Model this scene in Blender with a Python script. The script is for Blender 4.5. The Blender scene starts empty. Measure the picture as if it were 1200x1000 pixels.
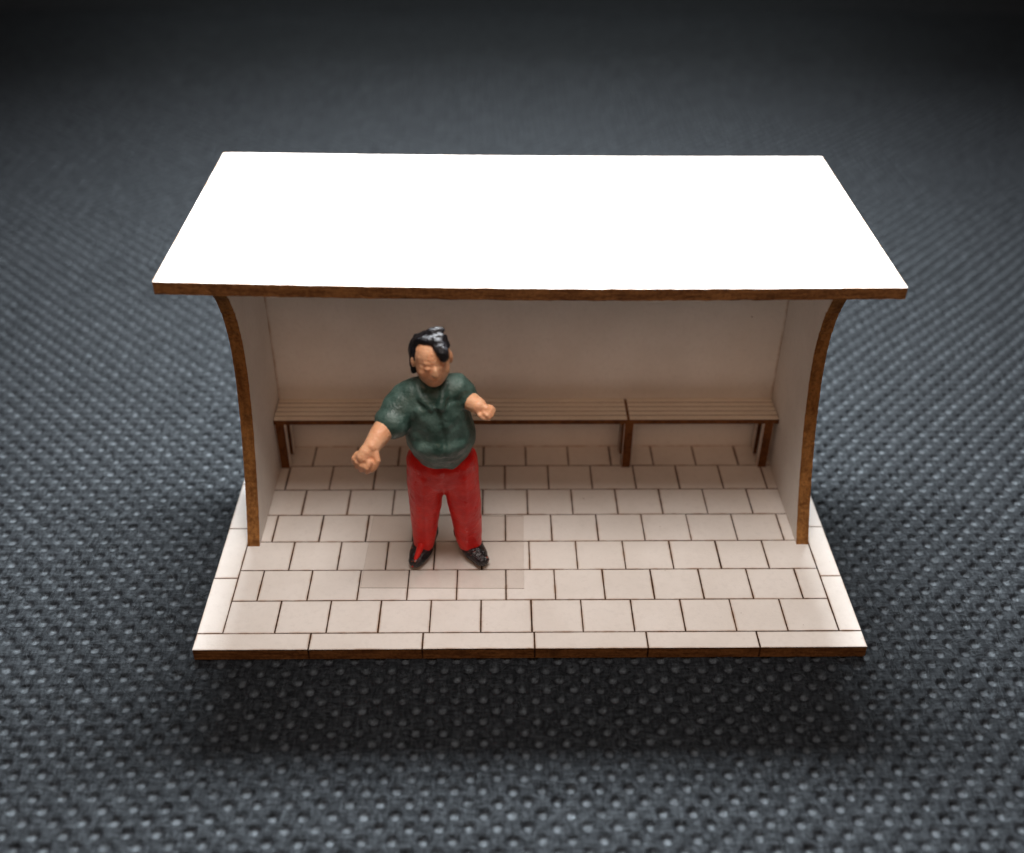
import bpy, bmesh, math, random
import numpy as np
from mathutils import Vector, Matrix, noise

random.seed(11)
rng = np.random.default_rng(5)
S = 0.1                      # one paving slab of the model is 0.1 scene units wide
sc = bpy.context.scene
COL = sc.collection

# ------------------------------------------------------------------ materials
def new_mat(name):
    m = bpy.data.materials.new(name); m.use_nodes = True
    nt = m.node_tree; nt.nodes.clear()
    out = nt.nodes.new('ShaderNodeOutputMaterial')
    b = nt.nodes.new('ShaderNodeBsdfPrincipled')
    nt.links.new(b.outputs[0], out.inputs['Surface'])
    return m, nt, b, out

class N:
    """tiny node helper; coordinates are in slab units"""
    def __init__(s, nt):
        s.nt = nt; s.L = nt.links
        tc = nt.nodes.new('ShaderNodeTexCoord')
        mp = nt.nodes.new('ShaderNodeMapping'); mp.inputs['Scale'].default_value = (1/S,)*3
        s.L.new(tc.outputs['Object'], mp.inputs['Vector']); s.co = mp.outputs[0]
    def put(s, sock, v):
        if hasattr(v, 'is_linked') or hasattr(v, 'links'): s.L.new(v, sock)
        elif isinstance(v, (tuple, list)) and len(v) == 3 and sock.type == 'RGBA': sock.default_value = (*v, 1)
        else: sock.default_value = v
    def noise(s, scale, detail=3, rough=0.55, vec=None, dist=0):
        n = s.nt.nodes.new('ShaderNodeTexNoise'); s.L.new(vec or s.co, n.inputs['Vector'])
        n.inputs['Scale'].default_value = scale; n.inputs['Detail'].default_value = detail
        n.inputs['Roughness'].default_value = rough; n.inputs['Distortion'].default_value = dist
        return n.outputs['Fac']
    def stretch(s, sx, sy, sz, rot=(0, 0, 0)):
        m = s.nt.nodes.new('ShaderNodeMapping'); s.L.new(s.co, m.inputs['Vector'])
        m.inputs['Scale'].default_value = (sx, sy, sz); m.inputs['Rotation'].default_value = rot
        return m.outputs[0]
    def math(s, op, a, b=0.0, c=0.0, clamp=False):
        n = s.nt.nodes.new('ShaderNodeMath'); n.operation = op; n.use_clamp = clamp
        for i, v in enumerate((a, b, c)): s.put(n.inputs[i], v)
        return n.outputs[0]
    def ramp(s, f, lo, hi, a=0.0, b=1.0):
        n = s.nt.nodes.new('ShaderNodeMapRange'); n.interpolation_type = 'SMOOTHSTEP'
        s.put(n.inputs[0], f)
        for i, v in enumerate((lo, hi, a, b)): n.inputs[i+1].default_value = v
        return n.outputs[0]
    def mix(s, f, a, b, mode='MIX'):
        n = s.nt.nodes.new('ShaderNodeMix'); n.data_type = 'RGBA'; n.blend_type = mode
        s.put(n.inputs[0], f); s.put(n.inputs[6], a); s.put(n.inputs[7], b)
        return n.outputs[2]
    def attr(s, name):
        n = s.nt.nodes.new('ShaderNodeAttribute'); n.attribute_name = name
        return n.outputs['Fac']
    def bump(s, h, strength=0.5, dist=0.02, normal=None):
        n = s.nt.nodes.new('ShaderNodeBump'); s.L.new(h, n.inputs['Height'])
        n.inputs['Strength'].default_value = strength; n.inputs['Distance'].default_value = dist*S
        if normal is not None: s.L.new(normal, n.inputs['Normal'])
        return n.outputs[0]

def mat_paper(name='white_card', c1=(0.80, 0.765, 0.725), c2=(0.74, 0.70, 0.655)):
    m, nt, b, o = new_mat(name); n = N(nt)
    base = n.mix(n.ramp(n.noise(0.7, 4), 0.35, 0.7), c1, c2)
    base = n.mix(n.ramp(n.noise(9, 4, 0.6), 0.45, 0.8, 0, 0.35), base, tuple(0.85*x for x in c2))
    sp = n.ramp(n.noise(6.3, 2, 0.7), 0.75, 0.79, 0, 0.55)           # rare specks and smudges
    base = n.mix(sp, base, (0.20, 0.13, 0.08))
    scorch = n.math('MULTIPLY', n.attr('scorch'), n.ramp(n.noise(3.1, 3), 0.2, 0.75, 0.25, 1.0))
    base = n.mix(n.math('POWER', scorch, 1.6, clamp=True), base, (0.34, 0.17, 0.065))
    n.put(b.inputs['Base Color'], base)
    b.inputs['Roughness'].default_value = 0.62
    b.inputs['Specular IOR Level'].default_value = 0.3
    h = n.math('ADD', n.noise(22, 4, 0.6), n.math('MULTIPLY', n.noise(5, 3), 0.8))
    n.put(b.inputs['Normal'], n.bump(h, 0.35, 0.02))
    return m

def mat_edge(name, dark, light, axis):
    m, nt, b, o = new_mat(name); n = N(nt)
    f1 = n.noise(1.0, 5, 0.7, n.stretch(*axis)); f2 = n.noise(14, 4, 0.65)
    f = n.math('ADD', n.math('MULTIPLY', f1, 0.6), n.math('MULTIPLY', f2, 0.4))
    c = n.mix(n.ramp(f, 0.36, 0.62), dark, light)
    c = n.mix(n.ramp(n.noise(2.2, 4), 0.55, 0.75, 0, 0.6), c, tuple(x*0.45 for x in dark))
    n.put(b.inputs['Base Color'], c)
    b.inputs['Roughness'].default_value = 0.85; b.inputs['Specular IOR Level'].default_value = 0.15
    n.put(b.inputs['Normal'], n.bump(f, 0.9, 0.05))
    return m

def mat_groove():
    m, nt, b, o = new_mat('engraved_line'); n = N(nt)
    n.put(b.inputs['Base Color'], n.mix(n.ramp(n.noise(7, 3), 0.35, 0.65), (0.022, 0.010, 0.005), (0.085, 0.038, 0.015)))
    b.inputs['Roughness'].default_value = 0.95; b.inputs['Specular IOR Level'].default_value = 0.05
    return m

def mat_paint(name, c1, c2, rough=0.32, spec=0.5, chips=None, sss=0.0, scale=2.6, bump=0.5):
    m, nt, b, o = new_mat(name); n = N(nt)
    c = n.mix(n.ramp(n.noise(scale, 4, 0.6), 0.35, 0.68), c1, c2)
    if chips:
        c = n.mix(n.ramp(n.noise(7.5, 3, 0.65), 0.615, 0.66), c, chips)
    n.put(b.inputs['Base Color'], c)
    n.put(b.inputs['Roughness'], n.ramp(n.noise(4.1, 3), 0.3, 0.7, rough*0.8, rough*1.35))
    b.inputs['Specular IOR Level'].default_value = spec
    if sss:
        b.inputs['Subsurface Weight'].default_value = sss
        b.inputs['Subsurface Radius'].default_value = (1.0, 0.45, 0.25)
        b.inputs['Subsurface Scale'].default_value = 0.12*S
    h = n.math('ADD', n.noise(9, 3, 0.6), n.math('MULTIPLY', n.noise(30, 2), 0.3))
    n.put(b.inputs['Normal'], n.bump(h, bump, 0.05))
    return m

DX, DY = 0.50, 0.24           # spacing of the embossed points of the cloth
def mat_cloth():
    m, nt, b, o = new_mat('black_nonwoven'); n = N(nt)
    fib = n.math('ADD', n.noise(1.0, 5, 0.7, n.stretch(4, 17, 9, (0, 0, 0.5)), 0.6),
                 n.noise(1.0, 5, 0.7, n.stretch(17, 4, 9, (0, 0, 0.35)), 0.6))
    fine = n.noise(16, 4, 0.75)
    pt = n.math('MULTIPLY', n.attr('point'), n.ramp(n.math('ADD', n.math('MULTIPLY', fib, 0.5), n.noise(2.3, 2)), 0.66, 1.2, 0.45, 1.12))
    c = n.mix(n.ramp(fib, 0.8, 1.3), (0.0035, 0.0035, 0.0042), (0.0125, 0.0125, 0.0145))
    c = n.mix(pt, c, (0.034, 0.0355, 0.039))
    n.put(b.inputs['Base Color'], c)
    r = n.math('ADD', n.ramp(fib, 0.7, 1.4, CL['r_hi'], CL['r_lo']), n.math('MULTIPLY', pt, CL['r_pt']))
    n.put(b.inputs['Roughness'], r)
    n.put(b.inputs['Specular IOR Level'], n.math('ADD', n.ramp(fib, 0.75, 1.35, 0.10, 0.34), n.math('MULTIPLY', pt, 0.27)))
    n.put(b.inputs['Specular Tint'], (0.76, 0.91, 1.0, 1))
    h = n.math('ADD', n.math('MULTIPLY', fib, 0.6), n.math('MULTIPLY', fine, 0.5))
    n.put(b.inputs['Normal'], n.bump(h, CL['bump'], 0.03))
    return m
CL = dict(r_hi=0.64, r_lo=0.46, r_pt=-0.14, spec=0.5, bump=0.95)

def mat_film():
    m, nt, b, o = new_mat('clear_plastic'); nt.nodes.remove(b)
    t = nt.nodes.new('ShaderNodeBsdfTransparent'); t.inputs[0].default_value = (0.988, 0.98, 0.974, 1)
    g = nt.nodes.new('ShaderNodeBsdfGlossy'); g.inputs['Roughness'].default_value = 0.12
    mx = nt.nodes.new('ShaderNodeMixShader'); mx.inputs[0].default_value = 0.04
    nt.links.new(t.outputs[0], mx.inputs[1]); nt.links.new(g.outputs[0], mx.inputs[2])
    nt.links.new(mx.outputs[0], o.inputs['Surface'])
    return m
def mat_film_edge():
    m, nt, b, o = new_mat('clear_plastic_edge'); nt.nodes.remove(b)
    t = nt.nodes.new('ShaderNodeBsdfTransparent'); t.inputs[0].default_value = (0.60, 0.55, 0.51, 1)
    nt.links.new(t.outputs[0], o.inputs['Surface'])
    return m

PAPER = mat_paper()
TAN_CARD = mat_paper('tan_card', (0.84, 0.76, 0.65), (0.79, 0.70, 0.59))
EDGE = mat_edge('burnt_card_edge', (0.115, 0.044, 0.014), (0.26, 0.115, 0.038), (1.2, 1.2, 9))
EDGE_UP = mat_edge('burnt_card_edge_upright', (0.16, 0.066, 0.019), (0.36, 0.165, 0.050), (6, 4, 2.0))
LEG_EDGE = mat_edge('dark_burnt_card', (0.065, 0.022, 0.008), (0.18, 0.068, 0.022), (5, 5, 2))
GROOVE = mat_groove()
SKIN = mat_paint('flesh_paint', (0.80, 0.40, 0.22), (0.88, 0.51, 0.31), 0.42, 0.4, sss=0.2)
SHIRT = mat_paint('dark_green_paint', (0.026, 0.062, 0.050), (0.095, 0.165, 0.145), 0.40, 0.5, scale=2.0)
TROUSER = mat_paint('red_paint', (0.58, 0.009, 0.007), (0.74, 0.024, 0.016), 0.33, 0.30)
SHOE = mat_paint('black_paint', (0.006, 0.005, 0.007), (0.016, 0.012, 0.014), 0.20, 0.6, chips=(0.40, 0.10, 0.06), bump=1.0)
HAIR = mat_paint('black_hair_paint', (0.005, 0.0045, 0.007), (0.012, 0.011, 0.016), 0.42, 0.45, bump=1.0)
CLOTH = mat_cloth()
FILM, FILM_EDGE = mat_film(), mat_film_edge()

# ------------------------------------------------------------------ building helpers
def thing(name, label, cat, loc):
    o = bpy.data.objects.new(name, None); COL.objects.link(o)
    o.location = Vector(loc)*S; o.empty_display_size = 0.05
    o['label'] = label; o['category'] = cat; o['base'] = list(loc)
    return o

def finish(name, me, mats, parent=None, base=(0, 0, 0), smooth=False):
    """link a mesh built in slab units and world position"""
    root = parent
    while root is not None and root.parent is not None: root = root.parent
    if root is not None: base = root['base']
    me.transform(Matrix.Translation(-Vector(base))); me.transform(Matrix.Scale(S, 4))
    me.name = name
    if not me.materials:
        for m in mats: me.materials.append(m)
    if smooth:
        me.polygons.foreach_set('use_smooth', [True]*len(me.polygons))
    o = bpy.data.objects.new(name, me); COL.objects.link(o)
    if parent is not None: o.parent = parent
    else: o.location = Vector(base)*S
    return o

def bm_mesh(bm):
    me = bpy.data.meshes.new('tmp'); bm.normal_update(); bm.to_mesh(me); bm.free(); return me

def new_bm():
    bm = bmesh.new(); bm.verts.layers.float.new('scorch'); return bm

def ring_rect(bm, x0, x1, y0, y1, z, depth, ring=0.05, side_mat=2, warm=1.0):
    """raised slab with a scorched rim and side walls reaching down by depth"""
    ly = bm.verts.layers.float['scorch']
    o = [bm.verts.new(p) for p in ((x0, y0, z-0.006), (x1, y0, z-0.006), (x1, y1, z-0.006), (x0, y1, z-0.006))]
    r = min(ring, 0.4*min(x1-x0, y1-y0)); e = 0.010
    k = [bm.verts.new(p) for p in ((x0+e, y0+e, z), (x1-e, y0+e, z), (x1-e, y1-e, z), (x0+e, y1-e, z))]
    i = [bm.verts.new(p) for p in ((x0+r, y0+r, z), (x1-r, y0+r, z), (x1-r, y1-r, z), (x0+r, y1-r, z))]
    d = [bm.verts.new((v.co.x, v.co.y, z-depth)) for v in o]
    for v in o: v[ly] = 1.0*warm
    for v in k: v[ly] = 0.62*warm
    for v in d: v[ly] = 1
    bm.faces.new(i)
    for a in range(4):
        b = (a+1) % 4
        bm.faces.new((o[a], o[b], k[b], k[a])); bm.faces.new((k[a], k[b], i[b], i[a]))
        f = bm.faces.new((d[a], d[b], o[b], o[a])); f.material_index = side_mat

def box(bm, x0, x1, y0, y1, z0, z1, mats=(0,)*6, sc_=0.0):
    """mats: bottom, top, front, back, left, right"""
    ly = bm.verts.layers.float['scorch']
    v = [bm.verts.new(p) for p in ((x0,y0,z0),(x1,y0,z0),(x1,y1,z0),(x0,y1,z0),(x0,y0,z1),(x1,y0,z1),(x1,y1,z1),(x0,y1,z1))]
    for q in v: q[ly] = sc_
    for f, m in zip(((3,2,1,0),(4,5,6,7),(0,1,5,4),(2,3,7,6),(3,0,4,7),(1,2,6,5)), mats):
        bm.faces.new([v[k] for k in f]).material_index = m

def densify(pts, step=0.12, jit=0.006):
    out = []
    for a in range(len(pts)):
        p, q = Vector(pts[a]), Vector(pts[(a+1) % len(pts)])
        n = max(1, int((q-p).length/step))
        for k in range(n):
            w = p.lerp(q, k/n)
            if k: w = w + Vector((random.gauss(0, jit), random.gauss(0, jit)))
            out.append(w)
    return out

def plate(outline, to3, t0, t1, ring=0.05):
    """flat card cut from a 2-D outline; caps white (0), cut edge burnt (1)"""
    bm = new_bm(); ly = bm.verts.layers.float['scorch']
    A = [bm.verts.new(to3(p, t0)) for p in outline]; B = [bm.verts.new(to3(p, t1)) for p in outline]
    n = len(A)
    for v in A+B: v[ly] = 1.0
    for k in range(n):
        f = bm.faces.new((A[k], A[(k+1) % n], B[(k+1) % n], B[k])); f.material_index = 1
    fa = bm.faces.new(A[::-1]); fb = bm.faces.new(B)
    bmesh.ops.recalc_face_normals(bm, faces=bm.faces[:])
    for f in (fa, fb):
        bmesh.ops.inset_individual(bm, faces=[f], thickness=ring)
        for v in f.verts: v[ly] = 0.0
    return bm

# ------------------------------------------------------------------ the cloth the model stands on
ZB = -0.27                    # top of the cloth, underside of the base
def build_cloth():
    fx = np.arange(-15, 15.001, 0.042); fy = np.concatenate([np.arange(-13, -6.5, 0.055), np.arange(-6.5, 16.0, 0.036)])
    xs = np.concatenate([[-75, -50, -38], np.arange(-31, -15, 0.10), fx, np.arange(15.08, 31, 0.10), [38, 50, 75]])
    ys = np.concatenate([[-40, -28, -20, -15], fy, np.arange(16.03, 46, 0.068), [47, 50, 55, 75, 110]])
    X, Y = np.meshgrid(xs, ys)
    a = 0.012                                                     # the lattice lies a little askew
    u = X*math.cos(a)+Y*math.sin(a); v = -X*math.sin(a)+Y*math.cos(a)
    u = u+0.05*np.sin(0.45*v+0.3*u)+0.03*np.sin(0.8*u+1.0); v = v+0.03*np.sin(0.5*u)+0.02*np.sin(1.1*v+0.4*u)
    def cell(u, v):
        i = np.floor(u/DX+0.5); j = np.floor(v/DY/2+0.5)
        h = np.sin(i*12.9898+j*78.233)*43758.5453; h = h-np.floor(h)
        g = np.sin(i*39.346+j*11.135)*24634.6345; g = g-np.floor(g)
        return np.hypot((u-i*DX-(h-.5)*.035)/1.0, (v-j*DY*2-(g-.5)*.030)/0.92), 0.75+0.5*h
    r1, h1 = cell(u, v); r2, h2 = cell(u+DX/2, v+DY)
    r = np.minimum(r1, r2); hh = np.where(r1 < r2, h1, h2)
    def sm(x): x = np.clip(x, 0, 1); return x*x*(3-2*x)
    dim = 1-sm((r-0.074)/0.055)                                   # 1 on the flat pressed point
    Z = ZB-0.062*dim*hh + 0.010*np.sin(0.7*X+0.4)*np.sin(0.9*Y)
    Z += np.clip(rng.normal(0, 0.0035, X.shape), -.008, .008)
    edge = (np.abs(X) > 31) | (Y > 46) | (Y < -13)
    Z = np.where(edge, ZB-0.02, Z); dim = np.where(edge, 0.2, 1-sm((r-0.045)/0.05))
    # under the card base nothing may poke through
    Z = np.where((np.abs(X) < 6.7) & (Y > -0.6) & (Y < 6.8), np.minimum(Z, ZB-0.006), Z)
    ny, nx = X.shape
    co = np.stack([X, Y, Z], -1).reshape(-1, 3)
    idx = np.arange(nx*ny).reshape(ny, nx)
    q = np.stack([idx[:-1, :-1], idx[:-1, 1:], idx[1:, 1:], idx[1:, :-1]], -1).reshape(-1, 4)
    pt = dim.reshape(-1)
    # loose fibres lying on the surface
    fv, fq, fp = [], [], []; n0 = len(co)
    for k in range(7500):
        y = random.uniform(-5.2, 5.5); x = random.uniform(-11, 11)
        if -6.6 < x < 6.55 and -0.55 < y < 6.7: continue
        ang = random.uniform(0, math.pi); L = random.uniform(0.12, 0.5); cur = random.uniform(-2.2, 2.2)
        rad = random.uniform(0.0018, 0.0038); lift = random.uniform(0.0, 0.02)
        if random.random() < 0.06: lift += random.uniform(0.02, 0.07)
        m = 6; px, py = x, y
        for s in range(m):
            t = s/(m-1); aa = ang+cur*(t-.5)
            px += math.cos(aa)*L/m; py += math.sin(aa)*L/m
            z = ZB+0.004+lift*math.sin(math.pi*t)
            nx_, ny_ = -math.sin(aa), math.cos(aa)
            b0 = n0+len(fv)
            fv += [(px+nx_*rad, py+ny_*rad, z-rad*.5), (px-nx_*rad, py-ny_*rad, z-rad*.5), (px, py, z+rad)]
            fp += [.8, .8, .8]
            if s:
                for c in range(3):
                    fq.append((b0-3+c, b0-3+(c+1) % 3, b0+(c+1) % 3, b0+c))
    co = np.concatenate([co, np.array(fv)]); q = np.concatenate([q, np.array(fq)]); pt = np.concatenate([pt, np.array(fp, float)])
    me = bpy.data.meshes.new('cloth')
    me.vertices.add(len(co)); me.vertices.foreach_set('co', co.ravel().astype(np.float32))
    me.loops.add(len(q)*4); me.loops.foreach_set('vertex_index', q.ravel().astype(np.int32))
    me.polygons.add(len(q)); me.polygons.foreach_set('loop_start', (np.arange(len(q))*4).astype(np.int32))
    me.update(calc_edges=True)
    at = me.attributes.new('point', 'FLOAT', 'POINT'); at.data.foreach_set('value', pt.astype(np.float32))
    o = finish('cloth', me, [CLOTH], None, (0, 0, ZB), smooth=True)
    o['kind'] = 'structure'; o['label'] = 'black embossed nonwoven cloth lying under the card model'
    return o
build_cloth()

# ------------------------------------------------------------------ the shelter
BX0, BX1, BY0, BY1 = -6.49, 6.43, -0.42, 6.56
TY = 0.8775
shelter = thing('waiting_shelter', 'white card model waiting shelter with flat roof, curved side walls and paved floor', 'model shelter', (0, 3.0, ZB))

def build_base():
    bm = new_bm(); dep = 0.035
    # core, its top is the floor of the engraved lines
    box(bm, BX0, BX1, BY0, BY1, ZB, -dep, (1, 2, 1, 1, 1, 1), 1.0)
    g = 0.0125
    def slab(x0, x1, y0, y1, l=g, r=g, f=g, b=g):
        j = lambda: random.uniform(-0.003, 0.003)
        ring_rect(bm, x0+l+j(), x1-r+j(), y0+f+j(), y1-b+j(), 0.0+random.uniform(-.002, .002), dep-0.003, 0.05, 2)
    X0, X1 = -6.0, 6.0; Y0, Y1 = 0.0, 7*TY
    fj = [BX0, -4.29, -2.115, 0.04, 2.215, 4.37, BX1]
    for a, b_ in zip(fj[:-1], fj[1:]):
        slab(a, b_, BY0, Y0, 0 if a == BX0 else .016, 0 if b_ == BX1 else .016, 0, .010)
        slab(a, b_, Y1, BY1, 0 if a == BX0 else .016, 0 if b_ == BX1 else .016, .010, 0)
    sj = [0.0, 1.53, 3.07, 4.605, Y1]
    for a, b_ in zip(sj[:-1], sj[1:]):
        slab(BX0, X0, a, b_, 0, .011, .009, .009); slab(X1, BX1, a, b_, .011, 0, .009, .009)
    for row in range(7):
        y0, y1 = row*TY, (row+1)*TY
        js = list(range(-6, 7)) if row % 2 == 0 else [-6]+[k+.5 for k in range(-6, 6)]+[6]
        for a, b_ in zip(js[:-1], js[1:]):
            w = random.uniform(0.011, 0.016)
            slab(a, b_, y0, y1, w, w, .009, .009)
    # burnt notches where the joints run over the front edge
    for x in fj[1:-1]:
        box(bm, x-0.016, x+0.016, BY0-0.004, BY0+0.01, ZB+0.02, -0.003, (2,)*6, 1.0)
    return finish('paved_base', bm_mesh(bm), [PAPER, EDGE, GROOVE], shelter)
build_base()

# profile of the curved front edge of a side wall (y, z), from the photograph
PROF = [(2.50, 0.0), (2.84, 0.66), (3.13, 1.33), (3.36, 1.95), (3.54, 2.55), (3.68, 3.15), (3.755, 3.7), (3.755, 4.2), (3.69, 4.65), (3.55, 5.05), (3.34, 5.45), (3.06, 5.80), (2.86, 5.985)]
def spline(pts, n=8):
    out = []
    P = [pts[0]]+pts+[pts[-1]]
    for k in range(1, len(P)-2):
        p0, p1, p2, p3 = map(Vector, P[k-1:k+3])
        for s in range(n):
            t = s/n
            out.append(0.5*((2*p1)+(p2-p0)*t+(2*p0-5*p1+4*p2-p3)*t*t+(3*p1-p0-3*p2+p3)*t**3))
    out.append(Vector(pts[-1])); return out
ZT = 5.99
def build_walls():
    front = [p+Vector((random.gauss(0, .007), 0)) for p in spline(PROF)]
    for sgn in (-1, 1):
        xi, xo = sgn*5.73, sgn*5.985
        bm = new_bm(); ly = bm.verts.layers.float['scorch']; rows = []; n = len(front)
        for k, p in enumerate(front):
            z = max(p.y, 0.001); e = 1.0 if k in (0, n-1) else 0.0
            row = []
            for y, x, sc_ in ((p.x, xi, 1), (p.x+.06, xi, e), (6.20, xi, e), (6.26, xi, 1), (6.26, xo, 1), (6.20, xo, e), (p.x+.06, xo, e), (p.x, xo, 1)):
                v = bm.verts.new((x, y, z)); v[ly] = sc_; row.append(v)
            rows.append(row)
        for a, b in zip(rows[:-1], rows[1:]):
            for c in range(8):
                d = (c+1) % 8
                bm.faces.new((a[c], a[d], b[d], b[c])).material_index = 1 if c in (3, 7) else 0
        for row in (rows[0], rows[-1]): bm.faces.new(row).material_index = 1
        bmesh.ops.recalc_face_normals(bm, faces=bm.faces[:])
        finish('side_wall', bm_mesh(bm), [PAPER, EDGE_UP], shelter)
    out = densify([(-5.726, 0.001), (5.726, 0.001), (5.726, ZT), (-5.726, ZT)], 0.15, 0.0)
    bm = plate(out, lambda p, t: (p.x, t, p.y), 6.0, 6.25, 0.07)
    finish('back_wall', bm_mesh(bm), [PAPER, EDGE_UP], shelter)
build_walls()

def build_roof():
    bm = new_bm(); ly = bm.verts.layers.float['scorch']
    nx = 120; rows = []
    def zt(x, y):
        t = (x+6.85)/13.6
        sag = -0.075*math.sin(math.pi*t)*(1-0.55*(y-2.5)/6.3)
        return 6.255+(6.185-6.255)*t+sag+0.0
    for k in range(nx+1):
        t = k/nx; x = -6.85+13.6*t
        yf = 2.61-0.10*t + random.gauss(0, .004); yb = 8.80-0.03*t + random.gauss(0, .004); th = 0.25-0.02*t + random.gauss(0, .003)
        endk = 1.0 if k in (0, nx) else 0.0
        ring = []
        for (y, dz, s) in ((yf, -th, 1), (yf, 0, 1), (yf+.05, 0.004, endk), (yb-.05, 0.004, endk), (yb, 0, 1), (yb, -th, 1), (yb-.05, -th-.002, endk), (yf+.05, -th-.002, endk)):
            v = bm.verts.new((x, y, zt(x, y)+dz)); v[ly] = s; ring.append(v)
        rows.append(ring)
    for k in range(nx):
        for a in range(8):
            b = (a+1) % 8
            f = bm.faces.new((rows[k][a], rows[k+1][a], rows[k+1][b], rows[k][b])); f.material_index = 1 if a in (0, 4) else 0
    for r, s in ((rows[0], 1), (rows[-1], -1)):
        bm.faces.new(r).material_index = 1
    bmesh.ops.recalc_face_normals(bm, faces=bm.faces[:])
    return finish('roof', bm_mesh(bm), [PAPER, EDGE], shelter)
build_roof()

# ------------------------------------------------------------------ the bench
bench = thing('bench', 'long brown-legged slatted card bench along the back wall inside the shelter', 'bench', (0, 5.6, 0.0))
def build_bench():
    bm = new_bm(); y0, y1, zt, th = 5.13, 5.995, 1.415, 0.125
    box(bm, -5.715, 5.715, y0, y1, zt-th, zt-0.03, (0, 3, 1, 1, 1, 1), 1.0)
    js = [-5.715, -2.30, 2.30, 5.715]
    n = 5; w = (y1-y0)/n
    for a, b in zip(js[:-1], js[1:]):
        for k in range(n):
            ring_rect(bm, a+(0.03 if a > -5 else 0), b-(0.03 if b < 5 else 0), y0+k*w+(0 if k == 0 else .010), y0+(k+1)*w-(0 if k == n-1 else .010), zt, 0.029, 0.03, 1 if k == 0 else 3, 0.05)
    finish('seat', bm_mesh(bm), [TAN_CARD, LEG_EDGE, GROOVE, EDGE], bench)
    for x in (-5.60, -2.33, 2.33, 5.52):
        for (ya, yb) in ((5.17, 5.36), (5.70, 5.90)):
            bm = new_bm(); hw = 0.112
            ym = (ya+yb)/2
            for (z0, z1, gx) in ((0.002, 1.284, 0),):
                box(bm, x-hw, x+hw, ya, yb, z0, z1, (1, 1, 1, 1, 0 if x > 3 else 1, 0 if x < -3 else 1), 0.55)
            bmesh.ops.bevel(bm, geom=bm.edges[:], offset=0.012, segments=1, affect='EDGES')
            finish('leg', bm_mesh(bm), [PAPER, LEG_EDGE], bench)
        bm = new_bm()                                             # rail joining the two legs under the seat
        box(bm, x-0.06, x+0.06, 5.364, 5.696, 1.12, 1.282, (1,)*6, 0.5)
        finish('leg_rail', bm_mesh(bm), [PAPER, LEG_EDGE], bench)
build_bench()

# ------------------------------------------------------------------ the painted figure
FLOORZ = 0.026                # it stands on the plastic film
def ell(bm, c, r, rot=(0, 0, 0), seg=20):
    M = Matrix.Translation(c) @ Matrix.Rotation(rot[2], 4, 'Z') @ Matrix.Rotation(rot[1], 4, 'Y') @ Matrix.Rotation(rot[0], 4, 'X') @ Matrix.Diagonal((*r, 1))
    bmesh.ops.create_uvsphere(bm, u_segments=seg, v_segments=seg//2+2, radius=1, matrix=M)
def limb(bm, pts, seg=16, flat=1.0):
    """closed tapered tube through (x, y, z, r) with round ends"""
    P = [Vector(p[:3]) for p in pts]; R = [p[3] for p in pts]
    rings = []
    def add(c, t, r):
        t = t.normalized(); a = t.cross(Vector((0, 1, 0.01))).normalized(); b = t.cross(a).normalized()
        rings.append([bm.verts.new(c+a*r*math.cos(2*math.pi*k/seg)+b*r*flat*math.sin(2*math.pi*k/seg)) for k in range(seg)])
    t0 = P[1]-P[0]; t1 = P[-1]-P[-2]
    for k in (0.15, 0.5, 0.8): add(P[0]-t0.normalized()*R[0]*math.cos(k*math.pi/2)*.8, t0, R[0]*math.sin(k*math.pi/2))
    for k in range(len(P)):
        t = (P[min(k+1, len(P)-1)]-P[k]).normalized()+(P[k]-P[max(k-1, 0)]).normalized() if 0 < k < len(P)-1 else (t0 if k == 0 else t1)
        add(P[k], t, R[k])
    for k in (0.8, 0.5, 0.15): add(P[-1]+t1.normalized()*R[-1]*math.cos(k*math.pi/2)*.8, t1, R[-1]*math.sin(k*math.pi/2))
    for a, b in zip(rings[:-1], rings[1:]):
        for k in range(seg): bm.faces.new((a[k], a[(k+1) % seg], b[(k+1) % seg], b[k]))
    bm.faces.new(rings[0][::-1]); bm.faces.new(rings[-1])
def sculpt(bm, voxel, smooth=4, disp=None):
    bmesh.ops.recalc_face_normals(bm, faces=bm.faces[:])
    me = bm_mesh(bm); o = bpy.data.objects.new('tmp', me); COL.objects.link(o)
    m = o.modifiers.new('r', 'REMESH'); m.mode = 'VOXEL'; m.voxel_size = voxel
    if smooth:
        s = o.modifiers.new('s', 'SMOOTH'); s.iterations = smooth; s.factor = 0.5
    dg = bpy.context.evaluated_depsgraph_get(); dg.update()
    r = bpy.data.meshes.new_from_object(o.evaluated_get(dg), depsgraph=dg)
    bpy.data.objects.remove(o); bpy.data.meshes.remove(me)
    if disp:
        r.update(); nn = [v.normal.copy() for v in r.vertices]
        for v, n_ in zip(r.vertices, nn): v.co += n_*disp(v.co)
        r.update()
    return r
V = Vector
HEAD = V((-1.86, 2.08, 4.97))
HROT = 0.20                   # head turned a little to the viewer's right

person_base = (-1.72, 2.15, FLOORZ)
bm = bmesh.new()
# trunk, neck, legs inside the clothes
limb(bm, [(-1.72, 2.25, 2.5, .33), (-1.76, 2.25, 3.2, .33), (-1.85, 2.25, 3.9, .33), (-1.90, 2.2, 4.2, .24), (-1.89, 2.18, 4.55, .22)])
limb(bm, [(-2.02, 2.2, 2.5, .24), (-2.12, 2.18, 1.5, .18), (-2.20, 2.28, 0.5, .12), (-2.20, 2.3, 0.25, .10)])
limb(bm, [(-1.46, 2.2, 2.5, .24), (-1.35, 2.18, 1.5, .18), (-1.27, 2.3, 0.5, .12), (-1.26, 2.3, 0.25, .10)])
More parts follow.
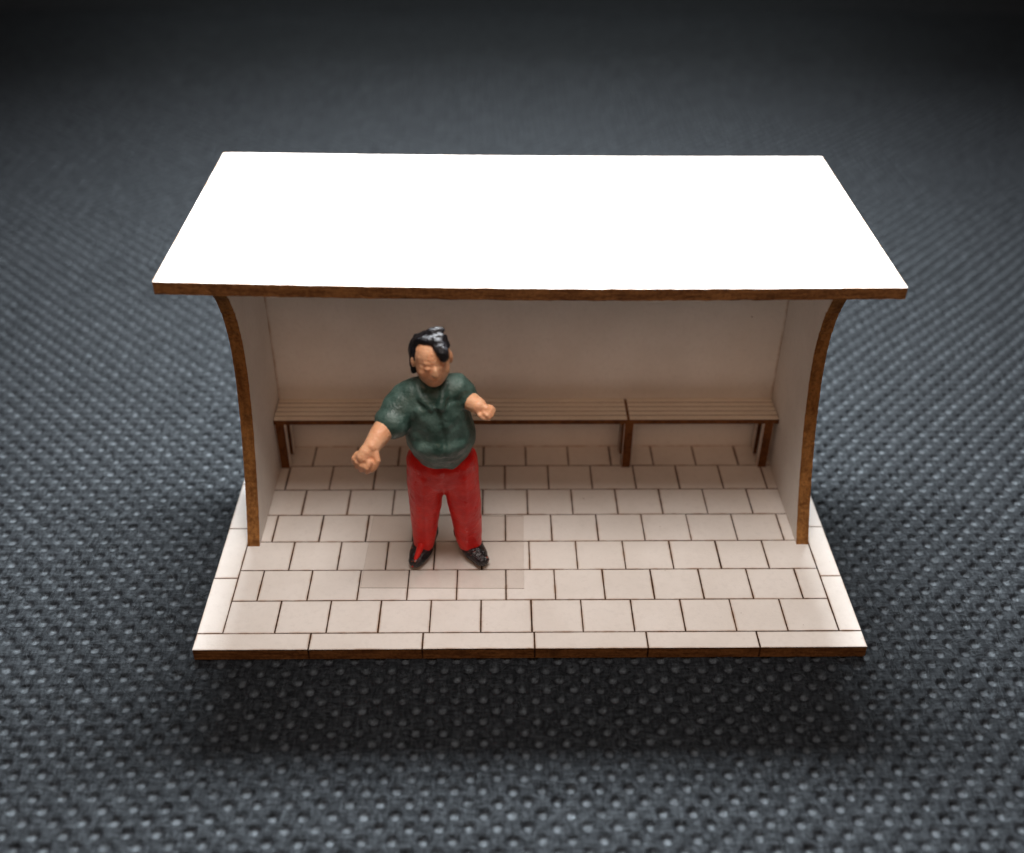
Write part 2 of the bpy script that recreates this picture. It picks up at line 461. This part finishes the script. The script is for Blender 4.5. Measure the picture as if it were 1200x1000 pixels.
# head
def H(x, y, z):               # head-local offset to world: x to its left, y back, z up
    p = Matrix.Rotation(HROT, 3, 'Z') @ V((x, y, z)); return HEAD+p
hr = (0, 0, HROT)
ell(bm, H(0, .03, .08), (.345, .40, .40), hr)
ell(bm, H(0, -.09, -.10), (.315, .30, .40), hr)
ell(bm, H(0, -.17, -.33), (.19, .17, .16), hr)                     # chin
ell(bm, H(0, -.385, -.07), (.05, .065, .11), hr)                  # nose
ell(bm, H(0, -.40, -.115), (.062, .055, .045), hr)
ell(bm, H(0, -.318, .09), (.19, .045, .07), hr)                   # brow
for s in (-1, 1):
    ell(bm, H(s*.125, -.335, -.005), (.06, .050, .045), hr)       # eyeballs
    ell(bm, H(s*.19, -.225, -.13), (.10, .085, .12), hr)             # cheeks
    ell(bm, H(s*.345, .03, -.03), (.05, .09, .13), hr)             # ears
ell(bm, H(0, -.345, -.225), (.105, .05, .026), hr)                 # lips
ell(bm, H(0, -.335, -.265), (.085, .05, .028), hr)
# forearms and hands
limb(bm, [(-2.45, 2.0, 4.00, .20), (-2.68, 1.76, 3.80, .22), (-2.86, 1.46, 3.66, .20), (-2.99, 1.25, 3.56, .16)])
def hand(W, D, Up, L, side, curl=1.0):
    """palm and five bent fingers: W wrist, D direction, Up back of the hand, L length"""
    D = D.normalized(); X = D.cross(Up).normalized()*side; Up = X.cross(D).normalized()*side
    def P(d, x, u): return W+D*d*L+X*x*L+Up*u*L
    limb(bm, [(*P(-.1, 0, 0), .15*L*1.6), (*P(.22, 0, .02), .27*L), (*P(.42, 0, .02), .24*L)], flat=0.8)
    for k, (x, l) in enumerate(((-.24, .78), (-.08, .90), (.08, .86), (.22, .70))):
        r = .098*L
        a = P(.40, x, .03); b = P(.40+.26*l, x*1.12, .02-.02*curl); c = P(.40+.40*l, x*1.15, .02-.22*curl); d = P(.40+.30*l, x*1.12, .02-.40*curl)
        limb(bm, [(*a, r*1.1), (*b, r*1.05), (*c, r), (*d, r*.9)], seg=10)
    limb(bm, [(*P(.05, -.20, .0), .12*L), (*P(.24, -.40, -.06), .11*L), (*P(.46, -.42, -.14), .095*L), (*P(.60, -.36, -.2), .085*L)], seg=10)
hand(V((-2.99, 1.25, 3.57)), V((-.17, -.15, -.20)), V((-.3, -.75, .55)), 0.60, 1, 0.8)
limb(bm, [(-1.30, 2.15, 4.10, .19), (-1.15, 2.0, 4.06, .18), (-1.00, 1.84, 4.06, .155)])
hand(V((-1.00, 1.84, 4.06)), V((.26, -.16, -.03)), V((.1, -.5, .9)), 0.38, -1, 0.9)
me = sculpt(bm, 0.019, 3)
person = finish('person', me, [SKIN], None, person_base, smooth=True)
person['label'] = 'small painted man in green shirt and red trousers standing with both arms held out'
person['category'] = 'person'; person['base'] = list(person_base)

def child(name, me, mat):
    o = finish(name, me, [mat], None, person_base, smooth=True)
    o.location = (0, 0, 0); o.parent = person
    return o

# hair: cap over the crown and the back, a quiff and a forelock
bm = bmesh.new()
ell(bm, H(-.04, .14, .12), (.37, .35, .355), hr)
ell(bm, H(-.07, .22, -.08), (.33, .27, .38), hr)
limb(bm, [(*H(-.31, .05, .18), .09), (*H(-.345, .09, -.08), .075), (*H(-.33, .11, -.30), .05)], seg=12)   # sideburn
limb(bm, [(*H(-.25, .04, .36), .09), (*H(-.12, -.06, .42), .10), (*H(.04, -.16, .45), .12), (*H(.16, -.10, .47), .11)], seg=12)
limb(bm, [(*H(.06, -.14, .44), .125), (*H(.13, -.27, .36), .12), (*H(.16, -.325, .27), .115), (*H(.17, -.35, .20), .095)], seg=12)
limb(bm, [(*H(-.04, .04, .44), .12), (*H(.04, .01, .53), .11), (*H(.14, -.01, .58), .085), (*H(.215, -.02, .60), .06)], seg=10)
limb(bm, [(*H(.20, -.05, .42), .10), (*H(.27, -.16, .32), .06)], seg=10)
for k in range(14):                                                # strands
    a = random.uniform(-1.3, 1.0); z = random.uniform(.1, .42)
    p = H(.30*math.sin(a), .30*math.cos(a)*.9+.05, z); q = H(.33*math.sin(a*1.1), .12+.36*math.cos(a*1.1), z-.3)
    limb(bm, [(*p, .06), (*q, .045)], seg=8)
child('hair', sculpt(bm, 0.024, 2, lambda c: .022*noise.noise(c*6)+.012*noise.noise(c*13)), HAIR)

# shirt with short sleeves, collar, placket and a bloused hem
bm = bmesh.new()
limb(bm, [(-1.76, 2.15, 2.92, .60), (-1.76, 2.12, 3.08, .675), (-1.77, 2.11, 3.30, .675), (-1.82, 2.12, 3.70, .63), (-1.87, 2.14, 4.05, .57), (-1.90, 2.17, 4.27, .38), (-1.90, 2.16, 4.42, .27)], seg=28, flat=0.86)
ell(bm, (-1.76, 1.96, 3.24), (.62, .50, .34)); ell(bm, (-1.82, 1.98, 3.72), (.56, .38, .42))
ell(bm, (-1.75, 2.4, 3.6), (.5, .3, .6)); ell(bm, (-1.86, 1.95, 4.22), (.25, .22, .22))
limb(bm, [(-2.12, 2.15, 4.12, .36), (-2.38, 2.10, 4.04, .35), (-2.52, 1.94, 3.90, .34), (-2.62, 1.78, 3.79, .32)], seg=20)
limb(bm, [(-2.58, 1.83, 3.82, .33), (-2.65, 1.73, 3.76, .345)], seg=20)       # rolled cuff
limb(bm, [(-1.60, 2.15, 4.20, .33), (-1.40, 2.18, 4.24, .30), (-1.30, 2.16, 4.14, .27), (-1.25, 2.10, 4.06, .24)], seg=20)
limb(bm, [(-2.14, 2.02, 4.40, .10), (-2.06, 1.82, 4.28, .10), (-1.88, 1.68, 4.10, .075)], seg=10)   # collar wings
limb(bm, [(-1.62, 2.05, 4.44, .10), (-1.66, 1.84, 4.30, .09), (-1.74, 1.68, 4.12, .07)], seg=10)
limb(bm, [(-2.14, 2.10, 4.42, .11), (-1.9, 2.38, 4.48, .12), (-1.64, 2.14, 4.46, .11)], seg=10)
def fold(c):
    f = .035*noise.noise(V((c.x*2.6, c.y*2.0, c.z*1.6+3))) + .014*noise.noise(c*5.5)
    if c.y < 2.05:                                                 # button band and drag folds
        px = -1.745+.085*(4.1-c.z)+.03*math.sin(c.z*4)
        d = c.x-px
        f -= .035*math.exp(-(d/.04)**2)*(1 if c.z < 4.15 else 0)*min(1, max(0, (c.z-2.98)/.4))
        f += .022*math.exp(-((d-.10)/.07)**2)
        f += .016*math.sin((c.x*1.4+c.z)*7.5)*math.exp(-((c.x+2.1)/.35)**2)
    return f
child('shirt', sculpt(bm, 0.030, 3, fold), SHIRT)

# trousers
bm = bmesh.new()
limb(bm, [(-1.76, 2.18, 2.98, .54), (-1.75, 2.18, 2.60, .63), (-1.74, 2.18, 2.30, .58)], seg=24, flat=0.80)
limb(bm, [(-2.06, 2.16, 2.60, .40), (-2.10, 2.16, 2.0, .37), (-2.13, 2.16, 1.45, .325), (-2.17, 2.24, .85, .28), (-2.21, 2.28, .45, .245), (-2.22, 2.26, .30, .22)], seg=20)
limb(bm, [(-1.46, 2.16, 2.60, .40), (-1.40, 2.16, 2.0, .37), (-1.34, 2.16, 1.45, .335), (-1.29, 2.26, .85, .30), (-1.27, 2.30, .45, .27), (-1.25, 2.28, .30, .25)], seg=20)
def fold2(c):
    f = .022*noise.noise(V((c.x*2.2, c.y*2.2, c.z*1.4))) + .010*noise.noise(c*6)
    if c.y < 2.1:
        for s, x0 in ((1, -2.12), (1, -1.30)):
            f += .025*math.exp(-((c.x-x0)/.05)**2)*(1 if c.z < 2.4 else .3)
        f -= .03*math.exp(-((c.x+1.72)/.05)**2)*math.exp(-((c.z-2.2)/.3)**2)
    return f
child('trousers', sculpt(bm, 0.030, 3, fold2), TROUSER)

# shoes
for (hx, hy, tx, ty) in ((-2.17, 2.46, -2.36, 1.88), (-1.34, 2.46, -1.00, 1.90)):
    bm = bmesh.new(); z = FLOORZ
    d = V((tx-hx, ty-hy, 0)); u = d.normalized(); s = V((-u.y, u.x, 0))
    for k in range(9):
        t = k/8; c = V((hx, hy, 0))+d*t
        r = .20+.06*math.sin(math.pi*min(1, t*1.05))-.035*t
        h = .20-.075*t
        ell(bm, (c.x, c.y, z+h), (r, r, h), seg=16)
    ell(bm, (hx+d.x*.18, hy+d.y*.18, z+.34), (.25, .25, .22)); ell(bm, (hx, hy, z+.44), (.265, .20, .30))
    me = sculpt(bm, 0.026, 2, lambda c: .012*noise.noise(c*8))
    for v in me.vertices: v.co.z = max(v.co.z, z+.002)
    child('shoe', me, SHOE)
# run of red paint over the toe of one shoe
bm = bmesh.new()
limb(bm, [(-2.25, 2.06, .42, .09), (-2.30, 1.95, .335, .068), (-2.35, 1.845, .265, .052), (-2.40, 1.775, .17, .038), (-2.43, 1.755, .10, .03)], seg=12)
o = child('paint_run', sculpt(bm, 0.02, 2), TROUSER); o['label'] = 'run of red paint over the toe of one shoe'

# ------------------------------------------------------------------ plastic film under the feet
bm = new_bm()
corners = [(-3.46, 1.22), (-0.13, 1.18), (-0.10, 3.44), (-3.40, 3.46)]
lo = [bm.verts.new((x, y, 0.006)) for x, y in corners]; hi = [bm.verts.new((x, y, 0.024)) for x, y in corners]
bm.faces.new(lo[::-1]); bm.faces.new(hi)
for k in range(4):
    f = bm.faces.new((lo[k], lo[(k+1) % 4], hi[(k+1) % 4], hi[k])); f.material_index = 1
film = finish('plastic_film', bm_mesh(bm), [FILM, FILM_EDGE], None, (-1.77, 2.32, 0.006))
film['label'] = 'clear rectangular plastic film lying on the paving under the feet of the figure'
film['category'] = 'plastic film'

for o in sc.objects:
    if 'base' in o.keys(): del o['base']

# ------------------------------------------------------------------ light
def area(name, loc, target, sx, sy, power, color, spread=math.pi):
    l = bpy.data.lights.new(name, 'AREA'); l.shape = 'RECTANGLE'; l.size = sx*S; l.size_y = sy*S
    l.energy = power; l.color = color; l.spread = spread
    o = bpy.data.objects.new(name, l); COL.objects.link(o)
    o.location = V(loc)*S
    d = V(target)-V(loc); o.rotation_euler = d.to_track_quat('-Z', 'Y').to_euler()
    return o
# overhead lamp just in front of the roof edge, and the wide window behind the model
area('ceiling_lamp', (0, -1.0, 30), (0, -0.5, 0), 14, 10, 68, (1.0, 0.925, 0.875))
area('front_fill', (0, -33, 33), (0, 3, 1), 40, 16, 36, (1.0, 0.62, 0.42))  # added warm fill from the front, brightens the inside of the shelter
el = math.radians(53); D = 46
area('window_light', (0, 2+D*math.cos(el), D*math.sin(el)), (0, 2, 0), 25, 4.8, 330, (0.92, 0.965, 1.0), math.radians(104))
area('far_cloth_fill', (0, 56, 20.5), (0, 4, 0), 44, 6, 52, (0.88, 0.96, 1.0))  # added low lamp, not a second window; lifts the sheen of the far cloth

w = bpy.data.worlds.new('World'); sc.world = w; w.use_nodes = True
bg = w.node_tree.nodes['Background']; bg.inputs[0].default_value = (1.0, 0.85, 0.74, 1); bg.inputs[1].default_value = 0.03

# ------------------------------------------------------------------ camera (recovered from the photograph)
f_px, pitch, roll, yaw = 1247.56, 0.6247, 0.0073, 0.0163
cp, sp = math.cos(pitch), math.sin(pitch)
fw = V((math.sin(yaw)*cp, math.cos(yaw)*cp, -sp))
r = fw.cross(V((0, 0, 1))).normalized(); u = r.cross(fw)
r2 = r*math.cos(roll)+u*math.sin(roll); u2 = -r*math.sin(roll)+u*math.cos(roll)
cam = bpy.data.cameras.new('camera'); co = bpy.data.objects.new('camera', cam); COL.objects.link(co)
M = Matrix((r2, u2, -fw)).transposed().to_4x4(); M.translation = V((-0.6568, -14.4515, 15.3505))*S
co.matrix_world = M
cam.sensor_width = 36; cam.lens = f_px/1200*36; cam.clip_start = 0.01; cam.clip_end = 100
cam.dof.use_dof = True
cam.dof.focus_distance = ((V((-1.5, 1.2, 0.8))*S)-M.translation).dot(fw)
cam.dof.aperture_fstop = 1.1
sc.camera = co
sc.view_settings.view_transform = 'Standard'; sc.view_settings.look = 'None'
sc.view_settings.exposure = 0; sc.view_settings.gamma = 1; sc.view_settings.use_curve_mapping = False
sc.render.engine = 'CYCLES'
sc.cycles.use_denoising = True
sc.cycles.max_bounces = 10; sc.cycles.diffuse_bounces = 6
